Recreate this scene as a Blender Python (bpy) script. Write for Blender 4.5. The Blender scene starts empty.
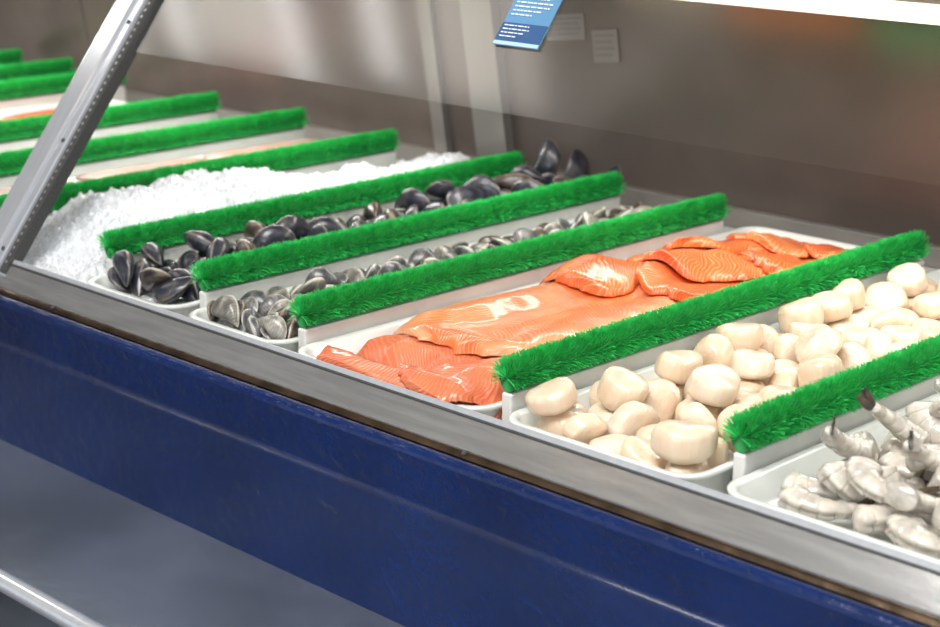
import bpy, math, random
from mathutils import Vector, Matrix, noise
random.seed(7)
scene = bpy.context.scene
COL = scene.collection
try:
    scene.view_settings.view_transform = 'Standard'
    scene.view_settings.look = 'None'
except Exception: pass

# ------------------------------------------------------------ materials
def mat(name, color=(.8,.8,.8), rough=.5, metal=0.0, coat=0.0, sss=0.0, var=0.0, vscale=10.0,
        bump=0.0, bscale=60.0, color2=None, spec=.5, detail=4, stretch=None, sss_rad=(.02,.01,.005), croug=.12):
    m = bpy.data.materials.new(name); m.use_nodes = True
    nt = m.node_tree; b = nt.nodes['Principled BSDF']
    b.inputs['Base Color'].default_value = (*color,1)
    b.inputs['Roughness'].default_value = rough
    b.inputs['Metallic'].default_value = metal
    b.inputs['Specular IOR Level'].default_value = spec
    b.inputs['Coat Weight'].default_value = coat
    b.inputs['Coat Roughness'].default_value = croug
    if sss:
        b.inputs['Subsurface Weight'].default_value = sss
        b.inputs['Subsurface Radius'].default_value = sss_rad
        b.inputs['Subsurface Scale'].default_value = 1.0
    tc = nt.nodes.new('ShaderNodeTexCoord')
    vec = tc.outputs['Object']
    if stretch:
        mp = nt.nodes.new('ShaderNodeMapping'); mp.inputs['Scale'].default_value = stretch
        nt.links.new(vec, mp.inputs['Vector']); vec = mp.outputs['Vector']
    if var or color2:
        n = nt.nodes.new('ShaderNodeTexNoise'); n.inputs['Scale'].default_value = vscale; n.inputs['Detail'].default_value = detail
        nt.links.new(vec, n.inputs['Vector'])
        r = nt.nodes.new('ShaderNodeValToRGB')
        c2 = color2 if color2 else tuple(c*(1-var) for c in color)
        r.color_ramp.elements[0].position=.35; r.color_ramp.elements[1].position=.65
        r.color_ramp.elements[0].color=(*c2,1); r.color_ramp.elements[1].color=(*color,1)
        nt.links.new(n.outputs['Fac'], r.inputs['Fac']); nt.links.new(r.outputs['Color'], b.inputs['Base Color'])
    if bump:
        n2 = nt.nodes.new('ShaderNodeTexNoise'); n2.inputs['Scale'].default_value=bscale; n2.inputs['Detail'].default_value=3
        nt.links.new(vec, n2.inputs['Vector'])
        bp = nt.nodes.new('ShaderNodeBump'); bp.inputs['Strength'].default_value=bump; bp.inputs['Distance'].default_value=.004
        nt.links.new(n2.outputs['Fac'], bp.inputs['Height']); nt.links.new(bp.outputs['Normal'], b.inputs['Normal'])
    return m

def emis(name, color, strength):
    m = bpy.data.materials.new(name); m.use_nodes=True; nt=m.node_tree
    b=nt.nodes['Principled BSDF']; b.inputs['Base Color'].default_value=(*color,1)
    b.inputs['Emission Color'].default_value=(*color,1); b.inputs['Emission Strength'].default_value=strength
    return m

M_blue = mat('navy_gloss_paint',(.0015,.017,.100),rough=.26,coat=1.0,bump=1.1,bscale=60,var=.3,vscale=9,spec=.35,stretch=(.8,1,1),croug=.04)
M_steel = mat('brushed_steel',(.70,.70,.69),rough=.19,metal=.8,var=.2,vscale=12,stretch=(1,12,12),bump=.06,bscale=90)
M_ledge = mat('worn_steel_ledge',(.46,.52,.61),rough=.2,metal=.8,var=.35,vscale=6,bump=.16,bscale=16,detail=8)
M_bright = mat('polished_aluminium',(.84,.87,.92),rough=.15,metal=.6,var=.08,vscale=20,stretch=(8,1,1))
M_bronze = mat('bronze_trim',(.38,.27,.18),rough=.26,metal=1,var=.5,vscale=25,bump=.25,bscale=60)
M_gasket = mat('dark_rubber_gasket',(.05,.05,.05),rough=.6,bump=.5,bscale=300)
M_rear = mat('brown_grey_rear_panel',(.185,.150,.131),rough=.34,metal=.35,var=.36,vscale=3.5,detail=4)
M_rear2 = mat('rear_frame_metal',(.36,.34,.32),rough=.35,metal=.5,var=.2,vscale=8)
M_floorpan = mat('white_case_pan',(.66,.66,.64),rough=.35,var=.15,vscale=15)
M_tray = mat('off_white_tray_plastic',(.76,.79,.75),rough=.25,coat=.3,var=.05,vscale=20)
M_board = mat('white_divider_plastic',(.76,.76,.73),rough=.35,var=.08,vscale=18)
M_core = mat('dark_green_spine',(.012,.24,.05),rough=.7,var=.3,vscale=80)
M_grass = mat('green_plastic_bristle',(.052,.68,.15),rough=.45,color2=(.018,.42,.08),vscale=90,spec=.4)
M_ice = mat('crushed_ice',(.88,.91,.94),rough=.12,var=.14,vscale=80,bump=1.0,bscale=260,sss=.0,coat=.7)
M_card = mat('mid_blue_card',(.10,.27,.47),rough=.4,var=.1)
M_cardlight = mat('pale_blue_print',(.42,.62,.78),rough=.4,var=.05)
M_cardblue = mat('dark_blue_print',(.02,.09,.24),rough=.4,var=.1)
M_print = mat('white_print',(.80,.84,.9),rough=.5,var=.04)
M_ghost = mat('ghost_sticker_grey',(.31,.28,.255),rough=.6,var=.15)
M_ghostline = mat('ghost_print_grey',(.22,.195,.18),rough=.6,var=.1)
M_floor = mat('dark_shop_floor',(.12,.12,.13),rough=.35,var=.3,vscale=4)
M_ceil = mat('off_white_ceiling',(.70,.69,.67),rough=.8,var=.1,vscale=2)
M_wall = mat('beige_shop_wall',(.45,.42,.38),rough=.7,var=.1,vscale=2)
M_tube = emis('lit_tube',(1,.96,.90),1.1)
M_ctube = emis('ceiling_tube_light',(1,.98,.95),6.5)
M_cpanel = emis('reflection_panel_light',(1,.93,.86),3.0)
M_warm = emis('warm_bulb_light',(1,.72,.38),14)
M_orange = emis('orange_reflection_light',(1,.32,.07),3.6)
M_cream = emis('cream_reflection_light',(1,.80,.55),2.6)
M_green = emis('green_reflection_light',(.18,.70,.22),2.8)

M_glass = bpy.data.materials.new('thin_clear_glass'); M_glass.use_nodes=True
nt=M_glass.node_tree; b=nt.nodes['Principled BSDF']
b.inputs['Metallic'].default_value=1; b.inputs['Base Color'].default_value=(1,1,1,1); b.inputs['Roughness'].default_value=.11
fr=nt.nodes.new('ShaderNodeFresnel'); fr.inputs[0].default_value=1.5
mm=nt.nodes.new('ShaderNodeMath'); mm.operation='MULTIPLY'; mm.inputs[1].default_value=1.6
nt.links.new(fr.outputs[0],mm.inputs[0]); nt.links.new(mm.outputs[0],b.inputs['Alpha'])

# ------------------------------------------------------------ helpers
def mk(name, verts, faces, m, parent=None, smooth=False, label=None, category=None, kind=None, group=None):
    me = bpy.data.meshes.new(name); me.from_pydata([tuple(v) for v in verts],[],faces); me.update()
    if smooth: me.polygons.foreach_set('use_smooth',[True]*len(me.polygons))
    if m: me.materials.append(m)
    o = bpy.data.objects.new(name, me); COL.objects.link(o)
    if parent: o.parent = parent
    tag(o,label,category,kind,group)
    return o
def tag(o,label=None,category=None,kind=None,group=None):
    if label: o['label']=label
    if category: o['category']=category
    if kind: o['kind']=kind
    if group: o['group']=group
def empty(name, loc, label, category, group=None):
    o = bpy.data.objects.new(name,None); o.location=loc; o.empty_display_size=.05
    COL.objects.link(o); tag(o,label,category,None,group); return o
def put(child,parent):
    child.parent=parent; child.matrix_parent_inverse=Matrix.Translation(-Vector(parent.location))
def bevel(o,w=.002,seg=2):
    b=o.modifiers.new('bevel','BEVEL'); b.width=w; b.segments=seg; b.limit_method='ANGLE'; return o
def box(name,x0,x1,y0,y1,z0,z1,m,bev=.002,center=False,**k):
    c=Vector(((x0+x1)/2,(y0+y1)/2,(z0+z1)/2)) if center else Vector()
    v=[(x-c.x,y-c.y,z-c.z) for x in (x0,x1) for y in (y0,y1) for z in (z0,z1)]
    f=[(0,1,3,2),(4,6,7,5),(0,4,5,1),(2,3,7,6),(0,2,6,4),(1,5,7,3)]
    o=mk(name,v,f,m,**k); o.location=c
    if bev: bevel(o,bev)
    return o
def extrude_x(name,prof,x0,x1,m,smooth=False,nx=1,dz=0,**k):
    n=len(prof); v=[];f=[]
    for i in range(nx+1):
        x=x0+(x1-x0)*i/nx
        v+= [(x,y,z+dz) for y,z in prof]
    for i in range(nx):
        for j in range(n):
            a=i*n+j;b=i*n+(j+1)%n
            f.append((a,b,b+n,a+n))
    f.append(tuple(range(n-1,-1,-1))); f.append(tuple(nx*n+j for j in range(n)))
    return mk(name,v,f,m,smooth=smooth,**k)

# ------------------------------------------------------------ layout constants
DZ=.006
P0=Vector((0,1.133,.948)); TU=Vector((0,.611,.791)); NU=Vector((0,-.791,.611))
def onglass(x,u,off=0): return Vector((x,0,0))+Vector((0,P0.y,P0.z))+TU*u+NU*off
XL,XR=-4.2,.5

# ------------------------------------------------------------ case
case = empty('display_case',(-1.5,1.5,0),'refrigerated seafood display case with navy front, steel rail and slanted glass','display case')
def C(o): put(o,case); return o
prof=[(1.16,.716),(1.16,.905),(1.112,.905)]
for i in range(8):
    a=math.pi*i/7; prof.append((1.1015+.0085*math.cos(a),.9095+.0085*math.sin(a)))
prof+=[(1.0935,.899),(1.0940,.716)]
fp=C(extrude_x('front_panel',prof,XL,XR,M_blue,nx=60,dz=DZ)); fp['label']='glossy navy blue painted front panel'
bevel(fp,.002,2)
C(extrude_x('trim_strip',[(1.135,.90),(1.135,.926),(1.117,.9225),(1.1115,.9205),(1.1090,.9170),(1.111,.90)],XL,XR,M_bronze,dz=DZ))['label']='bronze metal strip'
r=C(extrude_x('glass_rail',[(1.141,.903),(1.141,.946),(1.138,.948),(1.134,.9475),(1.1185,.9282),(1.1148,.9235),(1.119,.903)],XL,XR,M_steel,dz=DZ))
r['label']='brushed steel rail holding the glass'; bevel(r,.0012,2)
def screw(x,y,z,nrm,rad=.004):
    v=[];f=[];n=16
    nrm=Vector(nrm).normalized(); a=nrm.orthogonal().normalized(); b=nrm.cross(a)
    c=Vector((x,y,z))
    for rr,h in ((1,0),(1,.4),(.7,.75)):
        for i in range(n):
            t=2*math.pi*i/n; v.append(c+(a*math.cos(t)+b*math.sin(t))*rad*rr+nrm*h*rad)
    for k in range(2):
        for i in range(n): j=(i+1)%n; f.append((k*n+i,k*n+j,k*n+n+j,k*n+n+i))
    f.append(tuple(range(2*n,3*n)))
    return C(mk('screw',v,f,M_gasket,smooth=False))
for x in (-2.4,-1.83,-1.12,-.55): screw(x,1.1125,.9205+DZ,(0,-.55,.83),.0030)
prof=[(1.10,.725),(.884,.725),(.884,.717),(1.10,.717)]
l=C(extrude_x('work_ledge',prof,XL,XR,M_ledge,dz=DZ)); l['label']='stainless steel shelf ledge'
prof=[(.8755+.0105*math.cos(2*math.pi*i/16),.7175+.0105*math.sin(2*math.pi*i/16)) for i in range(16)]
l=C(extrude_x('ledge_edge',prof,XL,XR,M_bright,smooth=True,dz=DZ)); l['label']='polished rounded metal tube edge'
C(box('ledge_apron',XL,XR,.879,.882,.655,.712,M_ledge,.001))
C(box('lower_body',XL,XR,.93,2.1,.05,.716,M_blue))['label']='navy painted lower body'
for x in (-3.0,-1.9,-.8,.1):
    C(extrude_x('ledge_bracket',[(.885,.722),(.94,.722),(.94,.56),(.93,.56)],x,x+.012,M_steel))
C(box('inner_pan',XL,XR,1.141,2.10,.905,.914,M_floorpan,bev=0))
def pane(x0,x1,u0,u1):
    v=[onglass(x,u,o) for o in (0,) for x in (x0,x1) for u in (u0,u1)]
    o=C(mk('glass_pane',v,[(0,2,3,1)],M_glass)); o['label']='clear reflective upper glass pane'; return o
pane(-1.957,XR,.325,.62); pane(XL,-2.035,.40,.62)
def slat(name,x0,x1,u0,u1,o0,o1,m,bev=.002):
    v=[onglass(x,u,o) for x in (x0,x1) for u in (u0,u1) for o in (o0,o1)]
    f=[(0,1,3,2),(4,6,7,5),(0,4,5,1),(2,3,7,6),(0,2,6,4),(1,5,7,3)]
    o=C(mk(name,v,f,m)); bevel(o,bev); return o
slat('glazing_strip',-1.957,XR,.0065,.0125,-.003,.003,M_bright,.0008)['label']='thin bright glazing strip above the rail'
slat('post_gasket',-1.957,XR,.004,.0065,-.003,.004,M_gasket,.0005)['label']='thin dark seal along the rail'
slat('glass_post',-2.034,-1.990,-.012,.62,-.012,.012,M_bright,.005)['label']='slanted aluminium post between glass panes'
slat('post_gasket',-1.990,-1.983,-.008,.62,-.01,.006,M_gasket,.001)
slat('glass_post',-1.983,-1.970,-.012,.62,-.012,.012,M_bright)['label']='slanted aluminium post between glass panes'
slat('post_gasket',-1.970,-1.957,-.008,.62,-.01,.007,M_gasket,.001)['label']='perforated dark edge strip'
for u in (.02,.18,.36,.55):
    p=onglass(-1.9765,u,.012); screw(p.x,p.y,p.z,NU,.003)
for i in range(60):
    p=onglass(-1.9635,.006+i*.0102,.0072)
    v=[p+Vector((math.cos(a)*.0022,0,0))+TU*(math.sin(a)*.0022)+NU*h for h in (0,.0006) for a in [2*math.pi*q/8 for q in range(8)]]
    f=[(q,(q+1)%8,8+(q+1)%8,8+q) for q in range(8)]+[tuple(range(8,16))]
    C(mk('strip_stud',v,f,M_rear2))
C(box('top_panel',XL,XR,1.51,2.06,1.438,1.46,M_steel))
slat('top_rail',XL,XR,.605,.635,-.012,.012,M_bright)
def rear(name,x0,x1,z0,z1,off,th,m):
    def yy(z): return 2.09-(z-.93)*.16-off
    v=[(x,yy(z)+d,z) for x in (x0,x1) for z in (z0,z1) for d in (0,th)]
    f=[(0,1,3,2),(4,6,7,5),(0,4,5,1),(2,3,7,6),(0,2,6,4),(1,5,7,3)]
    return C(mk(name,v,f,m))
for x0,x1 in ((-4.2,-3.2),(-3.2,-2.03),(-2.03,-.9),(-.9,.5)):
    rear('rear_door',x0+.002,x1-.002,.93,1.44,0,.02,M_rear)['label']='brown grey sliding rear door'
rear('rear_post',-2.05,-1.98,.914,1.44,.02,.02,M_rear2)
rear('rear_post',-2.16,-2.13,.914,1.44,.012,.012,M_rear2)
bevel(rear('rear_sill',XL,XR,.914,.945,.012,.03,M_rear2),.003)
hs=box('lamp_housing',-1.7,.4,1.725,1.80,1.308,1.335,mat('white_lamp_housing',(.5,.48,.45),.4,var=.05),.003); C(hs)
for x in (-1.5,-.6,.2):
    C(box('lamp_bracket',x,x+.02,1.75,1.775,1.335,1.438,M_steel,.001))
v=[];f=[];n=20
for i,x in enumerate((-1.68,.38)):
    for j in range(n):
        t=2*math.pi*j/n; v.append((x,1.757+.012*math.cos(t),1.294+.012*math.sin(t)))
for j in range(n): f.append((j,(j+1)%n,n+(j+1)%n,n+j))
f.append(tuple(range(n-1,-1,-1)));f.append(tuple(range(n,2*n)))
tb=mk('lamp_tube',v,f,M_tube,smooth=True); C(tb); tb['label']='lit white fluorescent tube'

CX=.007
card=empty('hanging_card',onglass(-1.308,.44,.003),'blue printed card stuck to the glass','card')
def cardpart(name,x0,x1,u0,u1,o,m,th=.0006):
    v=[onglass(x+CX,u,oo) for x in (x0,x1) for u in (u0,u1) for oo in (o,o+th)]
    f=[(0,1,3,2),(4,6,7,5),(0,4,5,1),(2,3,7,6),(0,2,6,4),(1,5,7,3)]
    q=mk(name,v,f,m); put(q,card); return q
cardpart('card_sheet',-1.349,-1.283,.402,.53,.002,M_card,.001)
cardpart('card_band',-1.3485,-1.2835,.4025,.407,.0032,M_cardlight)
cardpart('card_band',-1.3485,-1.2835,.407,.430,.0032,M_cardblue)
rr_=random.Random(5)
def textline(u,x0,x1,h=.0016,o=.0034):
    x=x0
    while x<x1:
        w=rr_.uniform(.003,.008); cardpart('print_line',x,min(x1,x+w),u,u+h,o,M_print); x+=w+.0016
for k in range(8): textline(.476-.0052*k,-1.343,-1.343+(.052,.050,.054,.046,.052,.050,.042,.030)[k])
for k in range(4): textline(.4255-.0045*k,-1.344,-1.344+(.036,.038,.032,.024)[k],.0014,.0040)
cardpart('card_band',-1.343,-1.289,.486,.508,.0034,M_cardlight)
def ghost(x0,x1,z0,z1,tilt=0):  # faint sticker reflections, painted as dim sheets on the rear door
    def yy(z): return 2.09-(z-.93)*.16-.004
    def q(name,xa,xb,za,zb,d0,m):
        v=[(x,yy(z)+d,z+tilt*(x-x0)) for x in (xa,xb) for z in (za,zb) for d in (d0,d0+.002)]
        f=[(0,1,3,2),(4,6,7,5),(0,4,5,1),(2,3,7,6),(0,2,6,4),(1,5,7,3)]
        return mk(name,v,f,m)
    e=empty('sticker_ghost',((x0+x1)/2,yy(z0),z0),'faint sticker note taped to the rear door','ghost')
    put(q('ghost_sheet',x0,x1,z0,z1,0,M_ghost),e)
    for k in range(4):
        zz=z1-(k+1)*(z1-z0)/5; put(q('print_line',x0+.006,x1-.008-.006*(k%2),zz,zz+.003,-.0008,M_ghostline),e)
ghost(-1.88,-1.80,1.160,1.200,.12); ghost(-1.785,-1.735,1.135,1.185,.12); 

# ------------------------------------------------------------ divider
def grass_mesh():
    rnd=random.Random(3); v=[];f=[]
    L=.75
    n=int(L/.0010)
    for i in range(n):
        y0=L*i/n
        for k in range(24):
            y=y0+rnd.uniform(-.001,.001)
            ang=(-1+2*(k+rnd.random())/24)*2.0
            oz=.017+rnd.uniform(-.001,.002)
            ln=(.0162 if abs(ang)>.9 else .0190)*(1+rnd.uniform(-.08,.10)+.09*noise.noise(Vector((y0*75,ang*2,0))))
            w=rnd.uniform(.00035,.0006)
            lean=rnd.uniform(-.10,.10)+.15*noise.noise(Vector((y0*50,ang*1.5,7)))
            if i<6: lean-=rnd.uniform(0,.3)
            if i>n-7: lean+=rnd.uniform(0,.3)
            d=Vector((math.sin(ang)*.88,lean,math.cos(ang)*1.10)).normalized()
            o=Vector((math.sin(ang)*.003,y,oz+math.cos(ang)*.002))
            s=Vector((rnd.uniform(-.6,.6),1,rnd.uniform(-.6,.6))).normalized()*w
            b=len(v)
            tip=o+d*ln
            v+=[o-s*.9,o+s*.9,tip-s,tip+s]
            f+=[(b,b+1,b+3,b+2)]
    me=bpy.data.meshes.new('grass_strip'); me.from_pydata([tuple(p) for p in v],[],f); me.update(); me.materials.append(M_grass)
    return me
GM=grass_mesh()
def core_mesh():
    v=[];f=[];n=14;L=.75;m=60
    for i in range(m+1):
        y=.002+(L-.004)*i/m
        for j in range(n):
            t=2*math.pi*j/n
            v.append((.0115*math.sin(t),y,.018+.0155*math.cos(t)))
    for i in range(m):
        for j in range(n): a=i*n+j;b=i*n+(j+1)%n; f.append((a,b,b+n,a+n))
    f.append(tuple(range(n)));f.append(tuple(m*n+j for j in range(n-1,-1,-1)))
    me=bpy.data.meshes.new('spine'); me.from_pydata(v,[],f); me.update(); me.materials.append(M_core); 
    me.polygons.foreach_set('use_smooth',[True]*len(me.polygons)); return me
CM=core_mesh()
dv=[(-.878,1.215,'between scallops and shrimp'),(-1.14,1.19,'between salmon and scallops'),
    (-1.452,1.19,'between mussels and salmon'),(-1.652,1.205,'between trays of mussels'),
    (-1.860,1.215,'between ice and mussels'),(-2.14,1.21,'standing in crushed ice'),
    (-2.41,1.24,'between pale fish trays'),(-2.66,1.24,'between pale fish trays'),(-3.05,1.30,'beside reddish fish pieces'),
    (-3.24,1.30,'between pale fish trays'),(-3.44,1.30,'between pale fish trays')]
bm_board=None
for i,(x,y,t) in enumerate(dv):
    e=empty('tray_divider',(x,y,.914),'green bristle strip on white board '+t,'divider','green bristle dividers')
    g=bpy.data.objects.new('bristle_strip',GM); COL.objects.link(g); g.parent=e; g.location=(0,0,.047); g['kind']='stuff'
    c=bpy.data.objects.new('spine',CM); COL.objects.link(c); c.parent=e; c.location=(0,0,.047)
    if bm_board is None:
        b=box('divider_board',-.0065,.0065,0,.752,.001,.049,M_board,.002); bm_board=b
    else:
        b=bm_board.copy(); COL.objects.link(b)
    b.parent=e; b.name='divider_board'

# ------------------------------------------------------------ trays
def rrect(x0,x1,y0,y1,r,n=7):
    pts=[]
    for cx,cy,a0 in ((x1-r,y1-r,0),(x0+r,y1-r,90),(x0+r,y0+r,180),(x1-r,y0+r,270)):
        for i in range(n+1):
            a=math.radians(a0+90*i/n); pts.append((cx+r*math.cos(a),cy+r*math.sin(a)))
    return pts
def tray(x0,x1,y0,y1,label,h=.034,r=.032,z=.9145):
    prof=[(.012,0),(.008,.002),(.004,h-.006),(.000,h-.005),(-.001,h-.001),(.001,h),(.006,h),(.009,h-.003),(.013,.010),(.019,.005)]
    v=[];f=[];n=None
    for ins,zz in prof:
        p=rrect(x0+ins,x1-ins,y0+ins,y1-ins,max(.004,r-ins)); n=len(p)
        v+=[(a,b,z+zz) for a,b in p]
    for k in range(len(prof)-1):
        for j in range(n): a=k*n+j;b=k*n+(j+1)%n; f.append((a,b,b+n,a+n))
    f.append(tuple(range(n-1,-1,-1))); f.append(tuple((len(prof)-1)*n+j for j in range(n)))
    return mk('food_tray',v,f,M_tray,smooth=True,label=label,category='tray',group='seafood trays')
tray(-1.128,-.890,1.163,1.985,'long white plastic tray holding scallops')
tray(-.866,-.60,1.163,1.985,'long white plastic tray holding raw shrimp')
tray(-1.441,-1.152,1.160,2.0,'wide white plastic tray holding salmon fillets')
tray(-1.641,-1.464,1.163,1.985,'long white plastic tray holding small mussels')
tray(-1.849,-1.664,1.163,1.985,'long white plastic tray holding dark mussels')
tray(-2.399,-2.152,1.18,1.985,'white plastic tray of ice and pale fish')
tray(-2.649,-2.421,1.18,1.985,'white plastic tray of ice and pale fish')
tray(-3.04,-2.671,1.18,1.985,'wide white plastic tray with reddish fish')
tray(-3.228,-3.062,1.18,1.985,'white plastic tray of ice and pale fish')
tray(-3.428,-3.252,1.18,1.985,'white plastic tray of ice and pale fish')

# ------------------------------------------------------------ ice
def ice(x0,x1,y0,y1,zf,label,step=.0045,amp=.006,cell=75,base=.9146,blend=.02):
    nx=max(2,int((x1-x0)/step)); ny=int((y1-y0)/step); v=[];f=[]
    for i in range(nx+1):
        for j in range(ny+1):
            x=x0+(x1-x0)*i/nx; y=y0+(y1-y0)*j/ny
            d=min(i,nx-i,j,ny-j)
            q=noise.voronoi(Vector((x*cell,y*cell,0)))[0]; q2=noise.voronoi(Vector((x*cell*.45,y*cell*.45,5)))[0]
            dd=min(1,d*step/blend)
            z=base+(zf(x,y)-base)*math.sqrt(dd)+(amp*(q[1]-q[0])*1.2+amp*(q2[1]-q2[0])+amp*1.5*noise.noise(Vector((x*22,y*22,3))))*(dd**.3 if dd>0 else 0)
            if d==0: z=base
            v.append((x,y,max(z,base)))
    for i in range(nx):
        for j in range(ny):
            a=i*(ny+1)+j; f.append((a,a+ny+1,a+ny+2,a+1))
    return mk('crushed_ice',v,f,M_ice,label=label,category='ice',kind='stuff')
def icez(x,y):
    t=min(1,max(0,(y-1.147)/.20)); e=min(1,max(0,(y-1.50)/.3))
    return .928+.044*t*t*(3-2*t)+(.030*t*(1-e))*math.sin((x+2.128)/.256*math.pi)-.022*e+.014*noise.noise(Vector((x*9,y*9,0)))*t
ice(-2.128,-1.872,1.147,2.05,icez,'sloping bed of crushed white ice between green dividers',step=.0030,amp=.009,cell=100)
for x0,x1 in ((-2.38,-2.17),(-2.63,-2.44),(-3.21,-3.08),(-3.41,-3.27)):
    ice(x0,x1,1.21,1.955,lambda x,y:.945,'layer of crushed ice in a white tray',step=.008,base=.9205)
ice(-1.15,-.60,1.1425,1.160,lambda x,y:.920,'thin strip of crushed ice behind the glass rail',step=.004,amp=.004,blend=.004)
ice(-1.86,-1.47,1.1425,1.160,lambda x,y:.920,'thin strip of crushed ice behind the glass rail',step=.004,amp=.004,blend=.004)
for x0,x1 in ((-1.834,-1.679),(-1.626,-1.479)):
    ice(x0,x1,1.18,1.97,lambda x,y:.936,'crushed ice bed under the mussels',step=.006,amp=.003,base=.9205,blend=.015)

# ------------------------------------------------------------ salmon
def salmon_mat(name,c1,c2,c3,line=.85):
    m=mat(name,c1,rough=.32,coat=.45,sss=.08,bump=.0,croug=.12); nt=m.node_tree; b=nt.nodes['Principled BSDF']
    uv=nt.nodes.new('ShaderNodeUVMap'); uv.uv_map='UVMap'
    sep=nt.nodes.new('ShaderNodeSeparateXYZ'); nt.links.new(uv.outputs[0],sep.inputs[0])
    ab=nt.nodes.new('ShaderNodeMath'); ab.operation='ABSOLUTE'; nt.links.new(sep.outputs['Y'],ab.inputs[0])
    m1=nt.nodes.new('ShaderNodeMath'); m1.operation='MULTIPLY_ADD'; m1.inputs[1].default_value=.85
    nt.links.new(ab.outputs[0],m1.inputs[0]); nt.links.new(sep.outputs['X'],m1.inputs[2])
    nz=nt.nodes.new('ShaderNodeTexNoise'); nz.inputs['Scale'].default_value=16; nz.inputs['Detail'].default_value=2
    tc=nt.nodes.new('ShaderNodeTexCoord'); nt.links.new(tc.outputs['Object'],nz.inputs['Vector'])
    m2=nt.nodes.new('ShaderNodeMath'); m2.operation='MULTIPLY_ADD'; m2.inputs[1].default_value=.04
    nt.links.new(nz.outputs['Fac'],m2.inputs[0]); nt.links.new(m1.outputs[0],m2.inputs[2])
    m3=nt.nodes.new('ShaderNodeMath'); m3.operation='MULTIPLY'; m3.inputs[1].default_value=2*math.pi/.0055
    nt.links.new(m2.outputs[0],m3.inputs[0])
    sn=nt.nodes.new('ShaderNodeMath'); sn.operation='SINE'; nt.links.new(m3.outputs[0],sn.inputs[0])
    mr=nt.nodes.new('ShaderNodeMapRange'); mr.inputs[1].default_value=.45; mr.inputs[2].default_value=1; nt.links.new(sn.outputs[0],mr.inputs[0])
    nb=nt.nodes.new('ShaderNodeTexNoise'); nb.inputs['Scale'].default_value=17; nb.inputs['Detail'].default_value=5; nt.links.new(tc.outputs['Object'],nb.inputs['Vector'])
    rb=nt.nodes.new('ShaderNodeValToRGB'); rb.color_ramp.elements[0].position=.38; rb.color_ramp.elements[1].position=.62
    rb.color_ramp.elements[0].color=(*c2,1); rb.color_ramp.elements[1].color=(*c1,1); nt.links.new(nb.outputs['Fac'],rb.inputs['Fac'])
    nf=nt.nodes.new('ShaderNodeTexNoise'); nf.inputs['Scale'].default_value=60; nt.links.new(tc.outputs['Object'],nf.inputs['Vector'])
    m4=nt.nodes.new('ShaderNodeMath'); m4.operation='MULTIPLY'; nt.links.new(mr.outputs[0],m4.inputs[0]); nt.links.new(nf.outputs['Fac'],m4.inputs[1])
    ml=nt.nodes.new('ShaderNodeMath'); ml.operation='MULTIPLY'; ml.inputs[1].default_value=line; nt.links.new(m4.outputs[0],ml.inputs[0])
    mixc=nt.nodes.new('ShaderNodeMix'); mixc.data_type='RGBA'; nt.links.new(ml.outputs[0],mixc.inputs[0])
    nt.links.new(rb.outputs['Color'],mixc.inputs[6]); mixc.inputs[7].default_value=(*c3,1)
    mr2=nt.nodes.new('ShaderNodeMapRange'); mr2.inputs[1].default_value=.07; mr2.inputs[2].default_value=.10; mr2.inputs[4].default_value=.5
    nt.links.new(ab.outputs[0],mr2.inputs[0])
    mix2=nt.nodes.new('ShaderNodeMix'); mix2.data_type='RGBA'; nt.links.new(mr2.outputs[0],mix2.inputs[0])
    nt.links.new(mixc.outputs[2],mix2.inputs[6]); mix2.inputs[7].default_value=(*c3,1)
    nt.links.new(mix2.outputs[2],b.inputs['Base Color'])
    ng=nt.nodes.new('ShaderNodeTexNoise'); ng.inputs['Scale'].default_value=150; nt.links.new(tc.outputs['Object'],ng.inputs['Vector'])
    ad=nt.nodes.new('ShaderNodeMath'); ad.operation='MULTIPLY_ADD'; ad.inputs[1].default_value=3.0; nt.links.new(ng.outputs['Fac'],ad.inputs[0]); nt.links.new(sn.outputs[0],ad.inputs[2])
    bp=nt.nodes.new('ShaderNodeBump'); bp.inputs['Strength'].default_value=.26; bp.inputs['Distance'].default_value=.001
    nt.links.new(ad.outputs[0],bp.inputs['Height']); nt.links.new(bp.outputs['Normal'],b.inputs['Normal'])
    return m
M_sal=salmon_mat('salmon_flesh_orange',(.85,.165,.032),(.71,.095,.017),(.93,.46,.22))
M_salp=salmon_mat('salmon_flesh_pink',(.78,.215,.095),(.67,.15,.062),(.86,.40,.25),.6)
M_sall=salmon_mat('salmon_flesh_light',(.87,.215,.055),(.77,.14,.034),(.94,.51,.28),1.0)
HS=.004; HX0,HY0=-1.47,1.12; HNX,HNY=90,230
hm=[[.921 if HY0+j*HS>1.174 else .9495 for j in range(HNY)] for _ in range(HNX)]
def blur(h,k):
    out=[r[:] for r in h]
    tmp=[r[:] for r in h]
    for i in range(HNX):
        for j in range(HNY):
            a=max(0,j-k);b=min(HNY,j+k+1); tmp[i][j]=sum(h[i][a:b])/(b-a)
    for j in range(HNY):
        c=[tmp[i][j] for i in range(HNX)]
        for i in range(HNX):
            a=max(0,i-k);b=min(HNX,i+k+1); out[i][j]=sum(c[a:b])/(b-a)
    return out
def samp(h,x,y):
    i=min(HNX-2,max(0,(x-HX0)/HS)); j=min(HNY-2,max(0,(y-HY0)/HS)); a=int(i);b=int(j);u=i-a;w=j-b
    return (h[a][b]*(1-u)*(1-w)+h[a+1][b]*u*(1-w)+h[a][b+1]*(1-u)*w+h[a+1][b+1]*u*w)
def maxh(h,k):
    out=[r[:] for r in h]
    for i in range(HNX):
        for j in range(HNY):
            m=h[i][j]
            for di in (-k,0,k):
                for dj in (-k,0,k):
                    a=i+di;b=j+dj
                    if 0<=a<HNX and 0<=b<HNY and h[a][b]>m: m=h[a][b]
            out[i][j]=m
    return out
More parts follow.
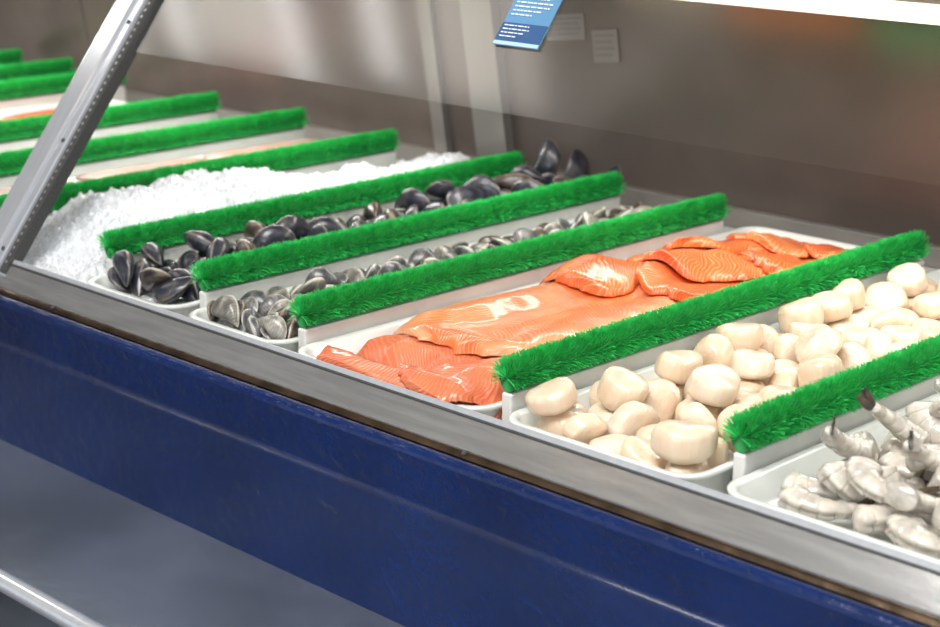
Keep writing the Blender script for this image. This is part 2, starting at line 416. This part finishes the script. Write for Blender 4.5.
upd={}
XMIN,XMAX=-1.432,-1.155
def fillet(p0,p1,w,T,bend=0,taper=.25,m=None,label='',seed=0,taper0=.75):
    p0=Vector(p0);p1=Vector(p1); d=(p1-p0); L=d.length; d.normalize(); nn=Vector((-d.y,d.x))
    NS,NT=70,40; v=[];f=[];uvs=[]
    base=blur(maxh(hm,1),3)
    def P(s,t):
        prof=w*(1-(1-taper0)*max(0,1-s/.25)**2)*(1-(1-taper)*max(0,(s-.35)/.65)**1.8)
        endr=math.sqrt(max(0,1-(1-min(1,s/.10))**2))*math.sqrt(max(0,1-(1-min(1,(1-s)/.10))**2))
        prof*=max(.55,endr)*(1+.20*noise.noise(Vector((s*5,seed*3.1+ (1 if t>0 else 5),0)))+.05*noise.noise(Vector((s*22,seed*3.1+ (1 if t>0 else 5),2))))
        c=p0+d*(L*s+.016*noise.noise(Vector((t*2.2,seed,s*2))))+nn*(bend*math.sin(s*math.pi))
        q=c+nn*(t*prof)
        q.x=min(XMAX,max(XMIN,q.x)); q.y=max(1.147,q.y); return q
    def TH(s,t):
        e=max(0,1-abs(t)**5)**.6
        es=(min(1,s/.05)*min(1,(1-s)/.06))**.45 if 0<s<1 else 0
        return .0010+T*e*es*(1-.25*s)*(.85-.30*t)*(1+.15*noise.noise(Vector((s*5+seed,t*1.8,seed))))-.0010*math.exp(-(t/.05)**2)*es
    for lay in (0,1):
        for i in range(NS+1):
            s=i/NS
            for j in range(NT+1):
                t=-1+2*j/NT; t=math.copysign(abs(t)**.8,t) if t else 0
                p=P(s,t)
                zb=max(samp(base,p.x,p.y),samp(hm,p.x,p.y))+.0006
                z=zb if lay==0 else zb+TH(s,t)+.0016*noise.noise(Vector((p.x*24,p.y*24,seed)))+.0005*noise.noise(Vector((p.x*90,p.y*90,seed)))
                v.append((p.x,p.y,z)); uvs.append((s*L,t*w))
    S=(NS+1)*(NT+1)
    for i in range(NS):
        for j in range(NT):
            a=i*(NT+1)+j
            f.append((a,a+1,a+NT+2,a+NT+1)); f.append((S+a,S+a+NT+1,S+a+NT+2,S+a+1))
    for i in range(NS):
        a=i*(NT+1); f.append((a,a+NT+1,S+a+NT+1,S+a)); a+=NT; f.append((a,S+a,S+a+NT+1,a+NT+1))
    for j in range(NT):
        a=j; f.append((a,S+a,S+a+1,a+1)); a=NS*(NT+1)+j; f.append((a,a+1,S+a+1,S+a))
    o=mk('salmon_fillet',v,f,m or M_sal,smooth=True,label=label,category='fish fillet',group='salmon fillets')
    uvl=o.data.uv_layers.new(name='UVMap')
    for lp in o.data.loops: uvl.data[lp.index].uv=uvs[lp.vertex_index]
    for i in range(0,161):
        for j in range(0,101):
            s=i/160;t=-1+j/50; p=P(s,t)
            a=int(round((p.x-HX0)/HS)); b=int(round((p.y-HY0)/HS))
            if 0<=a<HNX and 0<=b<HNY:
                z=max(samp(base,p.x,p.y),hm[a][b])+.0016+TH(s,t)
                if z>upd.get((a,b),0): upd[(a,b)]=z
    for (a,b),tp in upd.items(): hm[a][b]=max(hm[a][b],tp)
    upd.clear()
    return o
flat='salmon fillet lying flat in the white tray'
F=[((-1.364,1.23),(-1.364,1.58),.070,.028,0,1,M_sal,flat),
   ((-1.224,1.190),(-1.224,1.58),.066,.028,0,1,M_sal,flat),
   ((-1.362,1.585),(-1.360,1.95),.072,.034,0,1,M_sal,flat),
   ((-1.222,1.585),(-1.222,1.97),.066,.030,0,1,M_sal,flat)]
TOP=[((-1.400,1.195),(-1.165,1.245),.078,.013,.0,.95,M_salp,'wide pinkish salmon fillet lying beside the glass rail'),
   ((-1.245,1.150),(-1.175,1.26),.050,.009,0,.9,M_salp,'small pink salmon piece beside the green divider'),
   ((-1.392,1.31),(-1.388,1.60),.046,.012,.0,.8,M_sal,'narrow orange salmon fillet along the white tray edge'),
   ((-1.215,1.32),(-1.205,1.64),.062,.012,.0,.8,M_sal,'orange salmon fillet along the green divider'),
   ((-1.290,1.262),(-1.325,1.62),.116,.017,-.004,.62,M_sall,'large orange salmon fillet draped over others'),
   ((-1.365,1.52),(-1.355,1.76),.070,.015,0,.9,M_sal,'thick orange salmon piece on the pile'),
   ((-1.235,1.56),(-1.225,1.78),.078,.013,.01,.9,M_sal,'orange salmon piece with curved edge on the pile'),
   ((-1.330,1.63),(-1.270,1.83),.070,.013,.006,.9,M_sall,'broad salmon piece overlapping its neighbours'),
   ((-1.375,1.74),(-1.350,1.90),.060,.013,0,.9,M_sal,'orange salmon piece lying near the tray end'),
   ((-1.230,1.74),(-1.200,1.90),.062,.013,0,.9,M_sal,'orange salmon piece with cut edge on the pile'),
   ((-1.330,1.84),(-1.300,1.965),.060,.012,0,.9,M_sall,'orange salmon piece lying near the tray end'),
   ((-1.225,1.86),(-1.205,1.97),.050,.012,0,.9,M_sal,'small orange salmon piece at the tray end')]
for i,a in enumerate(F): fillet(*a,seed=i*1.7+.3)
sm=blur(maxh(maxh(hm,3),4),5)
for i in range(HNX):
    for j in range(HNY):
        y=HY0+j*HS
        if 1.25<y<1.93: hm[i][j]=max(hm[i][j],sm[i][j])
for i,a in enumerate(TOP): fillet(*a,seed=i*1.7+8.3)
M_pale=salmon_mat('pale_pink_fish',(.60,.36,.31),(.52,.29,.25),(.7,.55,.48))
M_red=salmon_mat('red_fish',(.62,.10,.05),(.5,.07,.03),(.7,.3,.2))
def slab(cx,y0,y1,w,z,T,m,label,seed):
    v=[];f=[];NS,NT=30,14;uvs=[]
    for lay in (0,1):
        for i in range(NS+1):
            s=i/NS
            for j in range(NT+1):
                t=-1+2*j/NT; e=math.sqrt(max(0,1-abs(2*s-1)**8)); ww=w*(.35+.65*e)*(1-.3*s)
                zz=z if lay==0 else z+.002+T*max(0,1-abs(t)**3)*e*(1+.2*noise.noise(Vector((s*5,t*2,seed))))
                v.append((cx+t*ww,y0+(y1-y0)*s,zz)); uvs.append((s*(y1-y0),t*w))
    S=(NS+1)*(NT+1)
    for i in range(NS):
        for j in range(NT):
            a=i*(NT+1)+j; f.append((a,a+1,a+NT+2,a+NT+1)); f.append((S+a,S+a+NT+1,S+a+NT+2,S+a+1))
    for i in range(NS):
        a=i*(NT+1); f.append((a,a+NT+1,S+a+NT+1,S+a)); a+=NT; f.append((a,S+a,S+a+NT+1,a+NT+1))
    for j in range(NT):
        a=j; f.append((a,S+a,S+a+1,a+1)); a=NS*(NT+1)+j; f.append((a,a+1,S+a+1,S+a))
    o=mk('fish_fillet',v,f,m,smooth=True,label=label,category='fish fillet',group='distant fish fillets')
    u=o.data.uv_layers.new(name='UVMap')
    for lp in o.data.loops: u.data[lp.index].uv=uvs[lp.vertex_index]
k=0
for cx,ww,m,lab in ((-2.28,.075,M_pale,'pale pink fish fillet on crushed ice'),(-2.53,.075,M_pale,'pale pink fish fillet on crushed ice'),(-3.145,.05,M_pale,'pale pink fish fillet on crushed ice'),(-3.34,.055,M_pale,'pale pink fish fillet on crushed ice')):
    for y0 in (1.22,1.47,1.71):
        k+=1; slab(cx+random.uniform(-.005,.005),y0,y0+.23,ww,.957,.010,m,lab,k)
for cx in (-2.94,-2.77):
    for y0 in (1.22,1.47,1.71):
        k+=1; slab(cx,y0,y0+.235,.075,.921,.028,M_red if y0>1.3 else M_pale,'reddish fish fillet in a white tray' if y0>1.3 else 'pale pink fish fillet in a white tray',k)

# ------------------------------------------------------------ scallops, mussels, shrimp
def scallop_mesh(seed):
    n1,n2=36,22; f=[]
    R=.0246+.0026*math.sin(seed*3.3); H=.0142+.0024*math.cos(seed*1.9)
    def sp(c,e): return math.copysign(abs(c)**e,c)
    pts=[]
    for i in range(1,n2):
        ph=-math.pi/2+math.pi*i/n2
        for j in range(n1):
            th=2*math.pi*j/n1
            rr=R*sp(math.cos(ph),.46)*(1+.012*math.sin(11*th+3*math.sin(seed+th*2)))*(1+.06*math.sin(2*th+seed)+.03*math.sin(3*th+seed*2))
            x=rr*math.cos(th); y=rr*.94*math.sin(th); z=H*sp(math.sin(ph),.60)
            p=Vector((x,y,z)); q=p*30+Vector((seed*7,0,0))
            p*=1+.11*noise.noise(q)+.03*noise.noise(q*3)
            p.x+=.16*p.z*math.sin(seed*2)
            p.z+=.0018*math.sin(th*2+seed)*(rr/R)
            pts.append(p)
    v=[Vector((0,0,-H*.97))]+pts+[Vector((0,0,H*.97))]
    for j in range(n1): f.append((0,1+(j+1)%n1,1+j))
    for i in range(n2-2):
        for j in range(n1):
            a=1+i*n1+j;b=1+i*n1+(j+1)%n1; f.append((a,b,b+n1,a+n1))
    l=len(v)-1; o=1+(n2-2)*n1
    for j in range(n1): f.append((o+j,o+(j+1)%n1,l))
    me=bpy.data.meshes.new('scallop'); me.from_pydata([tuple(p) for p in v],[],f); me.update()
    me.polygons.foreach_set('use_smooth',[True]*len(me.polygons)); return me
def sc_mat(name,c,c2):
    return mat(name,c,rough=.30,coat=.45,sss=.25,color2=c2,vscale=38,bump=.45,bscale=130,stretch=(1,1,.18),sss_rad=(.012,.007,.004),croug=.1)
M_sc=[sc_mat('scallop_flesh_cream',(.81,.67,.50),(.73,.55,.39)),sc_mat('scallop_flesh_peach',(.78,.58,.42),(.80,.65,.48)),sc_mat('scallop_flesh_white',(.85,.74,.59),(.78,.63,.48))]
scm=[]
for i in range(8):
    me=scallop_mesh(i+.5); me.materials.append(M_sc[i%3]); scm.append(me)

def mussel_mesh(seed,L,W,Hh,m):
    n1,n2=28,20; v=[];f=[]
    def pr(s,a,b):
        if s<=0 or s>=1: return 0
        mx_=(a/(a+b))**a*(b/(a+b))**b
        return s**a*(1-s)**b/mx_
    for i in range(n1+1):
        s=.5-.5*math.cos(math.pi*i/n1)
        wd=W*pr(s,.95,.42); hh=Hh*pr(s,.80,.85)
        cy=-.16*L*math.sin(s*math.pi)+.03*L*s
        for j in range(n2):
            t=2*math.pi*j/n2
            c,sn=math.cos(t),math.sin(t)
            k=1+.07*noise.noise(Vector((s*5+seed*3,c*1.5,sn*1.5)))
            y=wd*math.copysign(abs(c)**.85,c)*k; z=hh*math.copysign(abs(sn)**1.4,sn)*k
            v.append(((s-.5)*L,cy+y,z))
    for i in range(n1):
        for j in range(n2): a=i*n2+j;b=i*n2+(j+1)%n2; f.append((a,b,b+n2,a+n2))
    f.append(tuple(range(n2))); f.append(tuple(n1*n2+j for j in range(n2-1,-1,-1)))
    me=bpy.data.meshes.new('mussel'); me.from_pydata(v,[],f); me.update(); me.materials.append(m)
    me.polygons.foreach_set('use_smooth',[True]*len(me.polygons)); return me
def shell_mat(name,c1,c2,c3,L):
    m=mat(name,c1,rough=.32,coat=.3); nt=m.node_tree; b=nt.nodes['Principled BSDF']
    tc=nt.nodes.new('ShaderNodeTexCoord')
    mp=nt.nodes.new('ShaderNodeMapping'); mp.inputs['Location'].default_value=(L/2,0,0); nt.links.new(tc.outputs['Object'],mp.inputs['Vector'])
    wv=nt.nodes.new('ShaderNodeTexWave'); wv.wave_type='RINGS'; wv.rings_direction='SPHERICAL'; wv.inputs['Scale'].default_value=95; wv.inputs['Distortion'].default_value=5; wv.inputs['Detail'].default_value=3
    wv.inputs['Detail Scale'].default_value=1.5
    nt.links.new(mp.outputs[0],wv.inputs['Vector'])
    n=nt.nodes.new('ShaderNodeTexNoise'); n.inputs['Scale'].default_value=38; n.inputs['Detail'].default_value=6; n.inputs['Distortion'].default_value=.8; nt.links.new(tc.outputs['Object'],n.inputs['Vector'])
    mu=nt.nodes.new('ShaderNodeMath'); mu.operation='MULTIPLY_ADD'; mu.inputs[1].default_value=.06; nt.links.new(wv.outputs['Fac'],mu.inputs[0]); nt.links.new(n.outputs['Fac'],mu.inputs[2])
    sp=nt.nodes.new('ShaderNodeSeparateXYZ'); nt.links.new(tc.outputs['Object'],sp.inputs[0])
    az=nt.nodes.new('ShaderNodeMath'); az.operation='ABSOLUTE'; nt.links.new(sp.outputs['Z'],az.inputs[0])
    mr=nt.nodes.new('ShaderNodeMapRange'); mr.inputs[1].default_value=0; mr.inputs[2].default_value=.0022; mr.inputs[3].default_value=.30; mr.inputs[4].default_value=0; nt.links.new(az.outputs[0],mr.inputs[0])
    a2=nt.nodes.new('ShaderNodeMath'); a2.operation='ADD'; nt.links.new(mu.outputs[0],a2.inputs[0]); nt.links.new(mr.outputs[0],a2.inputs[1])
    r=nt.nodes.new('ShaderNodeValToRGB'); e=r.color_ramp.elements; e[0].position=.40; e[0].color=(*c1,1); e[1].position=.80; e[1].color=(*c3,1)
    q=r.color_ramp.elements.new(.57); q.color=(*c2,1)
    nt.links.new(a2.outputs[0],r.inputs['Fac']); nt.links.new(r.outputs['Color'],b.inputs['Base Color'])
    bp=nt.nodes.new('ShaderNodeBump'); bp.inputs['Strength'].default_value=.3; bp.inputs['Distance'].default_value=.001
    nt.links.new(mu.outputs[0],bp.inputs['Height']); nt.links.new(bp.outputs['Normal'],b.inputs['Normal'])
    return m
M_ms1=shell_mat('mussel_shell_black',(.012,.014,.024),(.038,.040,.054),(.20,.17,.14),.066)
M_ms2=shell_mat('mussel_shell_brown',(.024,.020,.022),(.080,.060,.048),(.32,.26,.19),.06)
M_ms3=shell_mat('mussel_shell_grey',(.045,.050,.056),(.14,.14,.14),(.50,.48,.43),.046)
M_ms4=shell_mat('mussel_shell_olive',(.09,.088,.08),(.26,.245,.21),(.62,.59,.50),.046)
mmA=[mussel_mesh(i,.068+.007*(i%3),.0170,.0125,(M_ms1,M_ms1,M_ms2,M_ms1)[i]) for i in range(4)]
mmB=[mussel_mesh(i,.044+.004*(i%3),.0140,.0085,(M_ms3,M_ms4,M_ms2,M_ms3,M_ms4)[i]) for i in range(5)]

items=[];walls=[]
def place(mesh,name,loc,rot,label,cat,grp,scale=1):
    o=bpy.data.objects.new(name,mesh); COL.objects.link(o); o.location=loc; o.rotation_euler=rot
    if scale!=1: o.scale=(scale,)*3
    tag(o,label,cat,None,grp); items.append(o); return o
def bay(x0,x1,y0,y1,zf=.9205):
    t=.03; z0=.9; z1=1.8
    for b in ((x0-t,x1+t,y0-t,y1+t,zf-.04,zf),(x0-t,x0,y0-t,y1+t,z0,z1),(x1,x1+t,y0-t,y1+t,z0,z1),(x0,x1,y0-t,y0,z0,z1),(x0,x1,y1,y1+t,z0,z1)):
        walls.append(box('proxy',*b,None,0,center=True))
R=random.Random(11)
def fill(n,xs,ys,meshes,name,label,cat,grp,gx,gy,gz,z0,flat=.5,sc=(.92,1.06),yaw=(0,6.28)):
    nx=max(1,int((xs[1]-xs[0])/gx)); ny=max(1,int((ys[1]-ys[0])/gy)); lay=0; c=0; out=[]
    while c<n:
        cs=[(i,j) for i in range(nx) for j in range(ny)]; R.shuffle(cs)
        for i,j in cs:
            if c>=n: break
            x=xs[0]+(i+.5)*(xs[1]-xs[0])/nx+R.uniform(-.003,.003); y=ys[0]+(j+.5)*(ys[1]-ys[0])/ny+R.uniform(-.003,.003)
            out.append(place(meshes[R.randrange(len(meshes))],name,(x,y,z0+lay*gz),(R.uniform(-flat,flat),R.uniform(-flat,flat),R.uniform(*yaw)),label,cat,grp,R.uniform(*sc))); c+=1
        lay+=1
    return out
bay(-1.116,-.902,1.178,1.90)
fill(88,(-1.116,-.902),(1.178,1.90),scm,'scallop','plump cream-coloured raw scallop in a white tray','scallop','raw scallops',.064,.060,.065,.96,.9)
bay(-1.837,-1.676,1.178,1.97,.938); bay(-1.629,-1.476,1.178,1.97,.937)
fill(98,(-1.837,-1.676),(1.178,1.97),mmA,'mussel','glossy black mussel shell in a white tray','mussel','large dark mussels',.080,.058,.05,.975,.7,(.85,1.12))
fill(155,(-1.629,-1.476),(1.178,1.97),mmB,'mussel','small grey mussel shell in a white tray','mussel','small grey mussels',.050,.045,.045,.97,.6,(.85,1.12))

# shrimp
M_shr=mat('raw_shrimp_flesh',(.68,.625,.54),rough=.18,coat=.6,color2=(.42,.39,.345),vscale=60,bump=.12,bscale=120,sss=.35,sss_rad=(.010,.008,.007))
M_tail=mat('dark_shrimp_tail',(.02,.022,.028),rough=.3,coat=.3,color2=(.12,.09,.05),vscale=80)
def shrimp_meshes(seed,arc=3.0,R0=.020):
    n1,n2=84,20; v=[];f=[]
    for i in range(n1+1):
        s=i/n1; a=arc*s
        rad=R0*(1+.35*s)
        c=Vector((rad*math.cos(a),rad*math.sin(a),.004*math.sin(s*3)))
        Nn=Vector((math.cos(a),math.sin(a),0)); Z=Vector((0,0,1))
        r=.0142*(1-.58*s**1.3)*min(1,.35+s/.10)**.7
        ph=(s*6)%1
        r*=.95+.08*(ph**.5)-(.06 if ph<.06 else 0)
        for j in range(n2):
            t=2*math.pi*j/n2
            rr=r*(1+.08*noise.noise(Vector((s*10,t,seed))))
            g=1-.28*math.exp(-((((t+math.pi)%(2*math.pi))-math.pi)/.22)**2)*(1 if s<.75 else .3)
            v.append(c+Nn*(rr*g*1.18*math.cos(t))+Z*(rr*.82*math.sin(t)))
    for i in range(n1):
        for j in range(n2): a=i*n2+j;b=i*n2+(j+1)%n2; f.append((a,b,b+n2,a+n2))
    f.append(tuple(range(n2-1,-1,-1))); f.append(tuple(n1*n2+j for j in range(n2)))
    cen=sum(v,Vector())/len(v)
    me=bpy.data.meshes.new('shrimp'); me.from_pydata([tuple(p-cen) for p in v],[],f); me.update(); me.materials.append(M_shr)
    me.polygons.foreach_set('use_smooth',[True]*len(me.polygons))
    a=arc; rad=R0*1.35; c=Vector((rad*math.cos(a),rad*math.sin(a),.004*math.sin(3)))-cen
    T=Vector((-math.sin(a),math.cos(a),0)); Nn=Vector((math.cos(a),math.sin(a),0)); Z=Vector((0,0,1))
    T=(T+Nn*.25).normalized()
    tv=[];tf=[]
    for bi,ang in enumerate((-.20,-.10,.0,.10,.20)):
        d=(T*math.cos(ang)+Z*math.sin(ang)).normalized(); sd=(Z*math.cos(ang)-T*math.sin(ang)).normalized()
        Ln=.030 if bi!=2 else .022
        b0=len(tv); K=8
        for k in range(K+1):
            s=k/K; w=.0044*math.sin(math.pi*min(1,.18+.78*s))**.9+.0002; cc=c-T*.005+d*(Ln*s)+Nn*(.003*s*s+.0012*(bi%2))
            for q in range(8):
                th=2*math.pi*q/8; tv.append(cc+sd*(w*math.cos(th))+Nn*(.0018*math.sin(th)*(1.1-s)))
        for k in range(K):
            for q in range(8): x=b0+k*8+q;y=b0+k*8+(q+1)%8; tf.append((x,y,y+8,x+8))
        tf.append(tuple(b0+q for q in range(7,-1,-1))); tf.append(tuple(b0+K*8+q for q in range(8)))
    mt=bpy.data.meshes.new('tail_fan'); mt.from_pydata([tuple(p) for p in tv],[],tf); mt.update(); mt.materials.append(M_tail)
    mt.polygons.foreach_set('use_smooth',[True]*len(mt.polygons))
    return me,mt
ARC=(2.2,1.6,2.8)
SM=[shrimp_meshes(1,ARC[0],.027),shrimp_meshes(2,ARC[1],.038),shrimp_meshes(3,ARC[2],.021)]
TM={a.name:b for a,b in SM}; AM={SM[i][0].name:ARC[i] for i in range(3)}
bay(-.842,-.615,1.190,1.60,.93)
sh=fill(60,(-.842,-.615),(1.190,1.60),[a for a,b in SM],'shrimp','raw peeled grey shrimp with dark tail','shrimp','raw shrimp',.080,.080,.06,.985,.35,(.95,1.1),(.2,1.9))
for o in sh: o.rotation_euler[2]=math.radians(110)-(AM[o.data.name]+math.pi/2)+R.uniform(-.5,.5)
def tailfor(o):
    t=bpy.data.objects.new('tail_fan',TM[o.data.name]); COL.objects.link(t); t.parent=o; t['label']='dark shrimp tail'
for o in sh: tailfor(o)

def simulate(frames=60):
    bpy.context.view_layer.update()
    bpy.ops.rigidbody.world_add()
    w=scene.rigidbody_world; w.collection=bpy.data.collections.new('rb'); w.substeps_per_frame=12; w.solver_iterations=12
    w.point_cache.frame_start=1; w.point_cache.frame_end=frames+5
    for grp,typ in ((items,'ACTIVE'),(walls,'PASSIVE')):
        bpy.ops.object.select_all(action='DESELECT')
        for o in grp: o.select_set(True)
        bpy.context.view_layer.objects.active=grp[0]
        bpy.ops.rigidbody.objects_add(type=typ)
        for o in grp:
            rb=o.rigid_body; rb.collision_shape='CONVEX_HULL' if typ=='ACTIVE' else 'BOX'
            rb.use_margin=True; rb.collision_margin=.0006 if typ=='ACTIVE' else .0005
            rb.friction=.5; rb.restitution=0; rb.mass=.03
            if typ=='ACTIVE': rb.linear_damping=.2; rb.angular_damping=.5; rb.use_deactivation=False
    for fr in range(1,frames+1): scene.frame_set(fr)
    dg=bpy.context.evaluated_depsgraph_get()
    ms=[o.evaluated_get(dg).matrix_world.copy() for o in items]
    for grp in (items,walls):
        bpy.ops.object.select_all(action='DESELECT')
        for o in grp: o.select_set(True)
        bpy.context.view_layer.objects.active=grp[0]
        bpy.ops.rigidbody.objects_remove()
    bpy.ops.rigidbody.world_remove(); scene.frame_set(1)
    for o,m in zip(items,ms): o.matrix_world=m
try: simulate()
except Exception as ex: print('SIM FAIL',ex)
for o in walls: bpy.data.objects.remove(o,do_unlink=True)
c=bpy.data.collections.get('rb')
if c: bpy.data.collections.remove(c)
for x,y,z,yaw,k in ((-.812,1.285,.972,.5,0),(-.800,1.35,.975,-.2,1),(-.785,1.41,.975,.9,0),(-.735,1.30,.975,.3,2),(-.73,1.42,.978,-.4,1),(-.80,1.46,.978,.3,2)):
    me=SM[k][0]; arc=ARC[k]
    o=bpy.data.objects.new('shrimp',me); COL.objects.link(o)
    o.matrix_world=Matrix.Translation((x,y,z))@Matrix.Rotation(yaw+math.pi,4,'Z')@Matrix.Rotation(math.radians(42),4,'X')@Matrix.Rotation(-arc+.45,4,'Z')
    tag(o,'raw peeled grey shrimp with dark tail curled upward','shrimp',None,'raw shrimp'); tailfor(o)
for x,y,z,rx,ry,rz in ((-1.842,1.995,.978,1.2,-1.0,.6),(-1.79,2.005,.970,1.1,-.7,1.6),(-1.725,2.0,.966,.9,-.5,.2)):
    o=bpy.data.objects.new('mussel',mmA[0]); COL.objects.link(o); o.location=(x,y,z); o.rotation_euler=(rx,ry,rz); o.scale=(1.25,)*3
    tag(o,'large black mussel standing up at the tray end','mussel',None,'large dark mussels')

# ------------------------------------------------------------ room
box('floor',-7,4,-4,4,-.02,0,M_floor,0,kind='structure')
box('ceiling',-7,4,-4,4,3.2,3.24,M_ceil,0,kind='structure')
box('wall_back',-7,4,3.2,3.3,0,3.2,M_wall,0,kind='structure')
box('wall_left',-7.1,-7,-4,3.3,0,3.2,M_wall,0,kind='structure')
def ceil_lamp(x,y0,y1,w=.09,m=None,z=3.10):
    e=empty('ceiling_lamp',(x,(y0+y1)/2,3.2),'long white ceiling lamp','lamp','ceiling lamps')
    put(box('lamp_housing',x-w*.55-.01,x+w*.55+.01,y0,y1,3.12,3.199,M_bright,.004),e)
    put(box('lamp_diffuser',x-w/2,x+w/2,y0+.02,y1-.02,3.10,3.12,m or M_ctube,.004),e)
for x,y0,y1 in ((-5.1,.25,1.2),(-4.72,.32,1.4),(-4.15,.28,1.1),(-3.75,.35,1.3),(-1.2,-3.2,-1.9),(.4,-1.6,.4)):
    ceil_lamp(x,y0,y1)
ceil_lamp(-4.43,.35,1.2,.32,M_cpanel); ceil_lamp(-3.35,.32,1.1,.40,M_cpanel); ceil_lamp(-5.6,.3,1.2,.4,M_cpanel)  # wide warm panels added to broaden the reflections in the upper glass
def glowbox(x0,x1,y,m,lab):  # unseen glowing boxes added to tint the reflections in the upper glass
    e=empty('reflection_glowbox',(x0,y,3.2),lab,'glowbox')
    put(box('glowbox_case',x0,x1,y-.03,y+.03,2.88,3.02,M_bright,.004),e)
    put(box('glowbox_face',x0+.01,x1-.01,y-.036,y-.029,2.89,3.01,m,.001),e)
    put(box('glowbox_face',x0+.01,x1-.01,y-.025,y+.025,2.876,2.882,m,.001),e)
    for x in (x0+.04,x1-.05): put(box('glowbox_cord',x,x+.006,y-.003,y+.003,3.02,3.2,M_gasket,0),e)
glowbox(-2.62,-2.34,.80,M_cream,'added plain cream reflection sign')
glowbox(-2.33,-1.98,.78,M_orange,'added plain orange reflection sign'); glowbox(-1.97,-1.6,.76,M_green,'added plain green reflection sign')
def bulb(x,y,z):
    e=empty('pendant_lamp',(x,y,z),'small warm glowing pendant lamp','lamp','warm pendant lamps')
    v=[];f=[];n=20
    for i in range(13):
        a=math.pi*i/12; r=.03*math.sin(a)+.0005
        for j in range(n): v.append((x+r*math.cos(2*math.pi*j/n),y+r*math.sin(2*math.pi*j/n),z-.055*math.cos(a)))
    for i in range(12):
        for j in range(n): a=i*n+j;b=i*n+(j+1)%n; f.append((a,b,b+n,a+n))
    put(mk('bulb',v,f,M_warm,smooth=True),e)
    put(box('cord',x-.004,x+.004,y-.004,y+.004,z+.05,3.2,M_gasket,0),e)
bulb(-2.57,-.03,2.75); bulb(-1.6,-.9,2.6); bulb(-3.4,-.9,2.5)

def area(loc,rot,sx,sy,p,col=(1,1,1)):
    l=bpy.data.lights.new('area','AREA'); l.shape='RECTANGLE'; l.size=sx; l.size_y=sy; l.energy=p; l.color=col
    o=bpy.data.objects.new('area_light',l); o.location=loc; o.rotation_euler=rot; COL.objects.link(o); return o
area((-.8,1.74,1.278),(math.radians(-8),0,0),2.0,.05,6,(1,.97,.92))
area((-2.9,1.74,1.278),(math.radians(-8),0,0),1.8,.05,10,(1,.97,.92))
area((-.6,.1,3.05),(math.radians(14),math.radians(-10),0),1.9,.8,88,(1,.98,.95))
area((1.5,-2.6,2.3),(math.radians(60),0,math.radians(30)),2.5,1.4,55,(.95,.98,1))

w=bpy.data.worlds.new('world'); scene.world=w; w.use_nodes=True
w.node_tree.nodes['Background'].inputs[0].default_value=(.85,.91,1,1); w.node_tree.nodes['Background'].inputs[1].default_value=.5

# ------------------------------------------------------------ camera
cam=bpy.data.cameras.new('camera'); co=bpy.data.objects.new('camera',cam); COL.objects.link(co)
co.location=(0,0,1.52); co.rotation_euler=(math.radians(90-16.1),0,math.radians(45))
cam.lens=68.1; cam.sensor_width=36; cam.clip_start=.05
cam.dof.use_dof=True; cam.dof.focus_distance=1.85; cam.dof.aperture_fstop=6.3
scene.camera=co
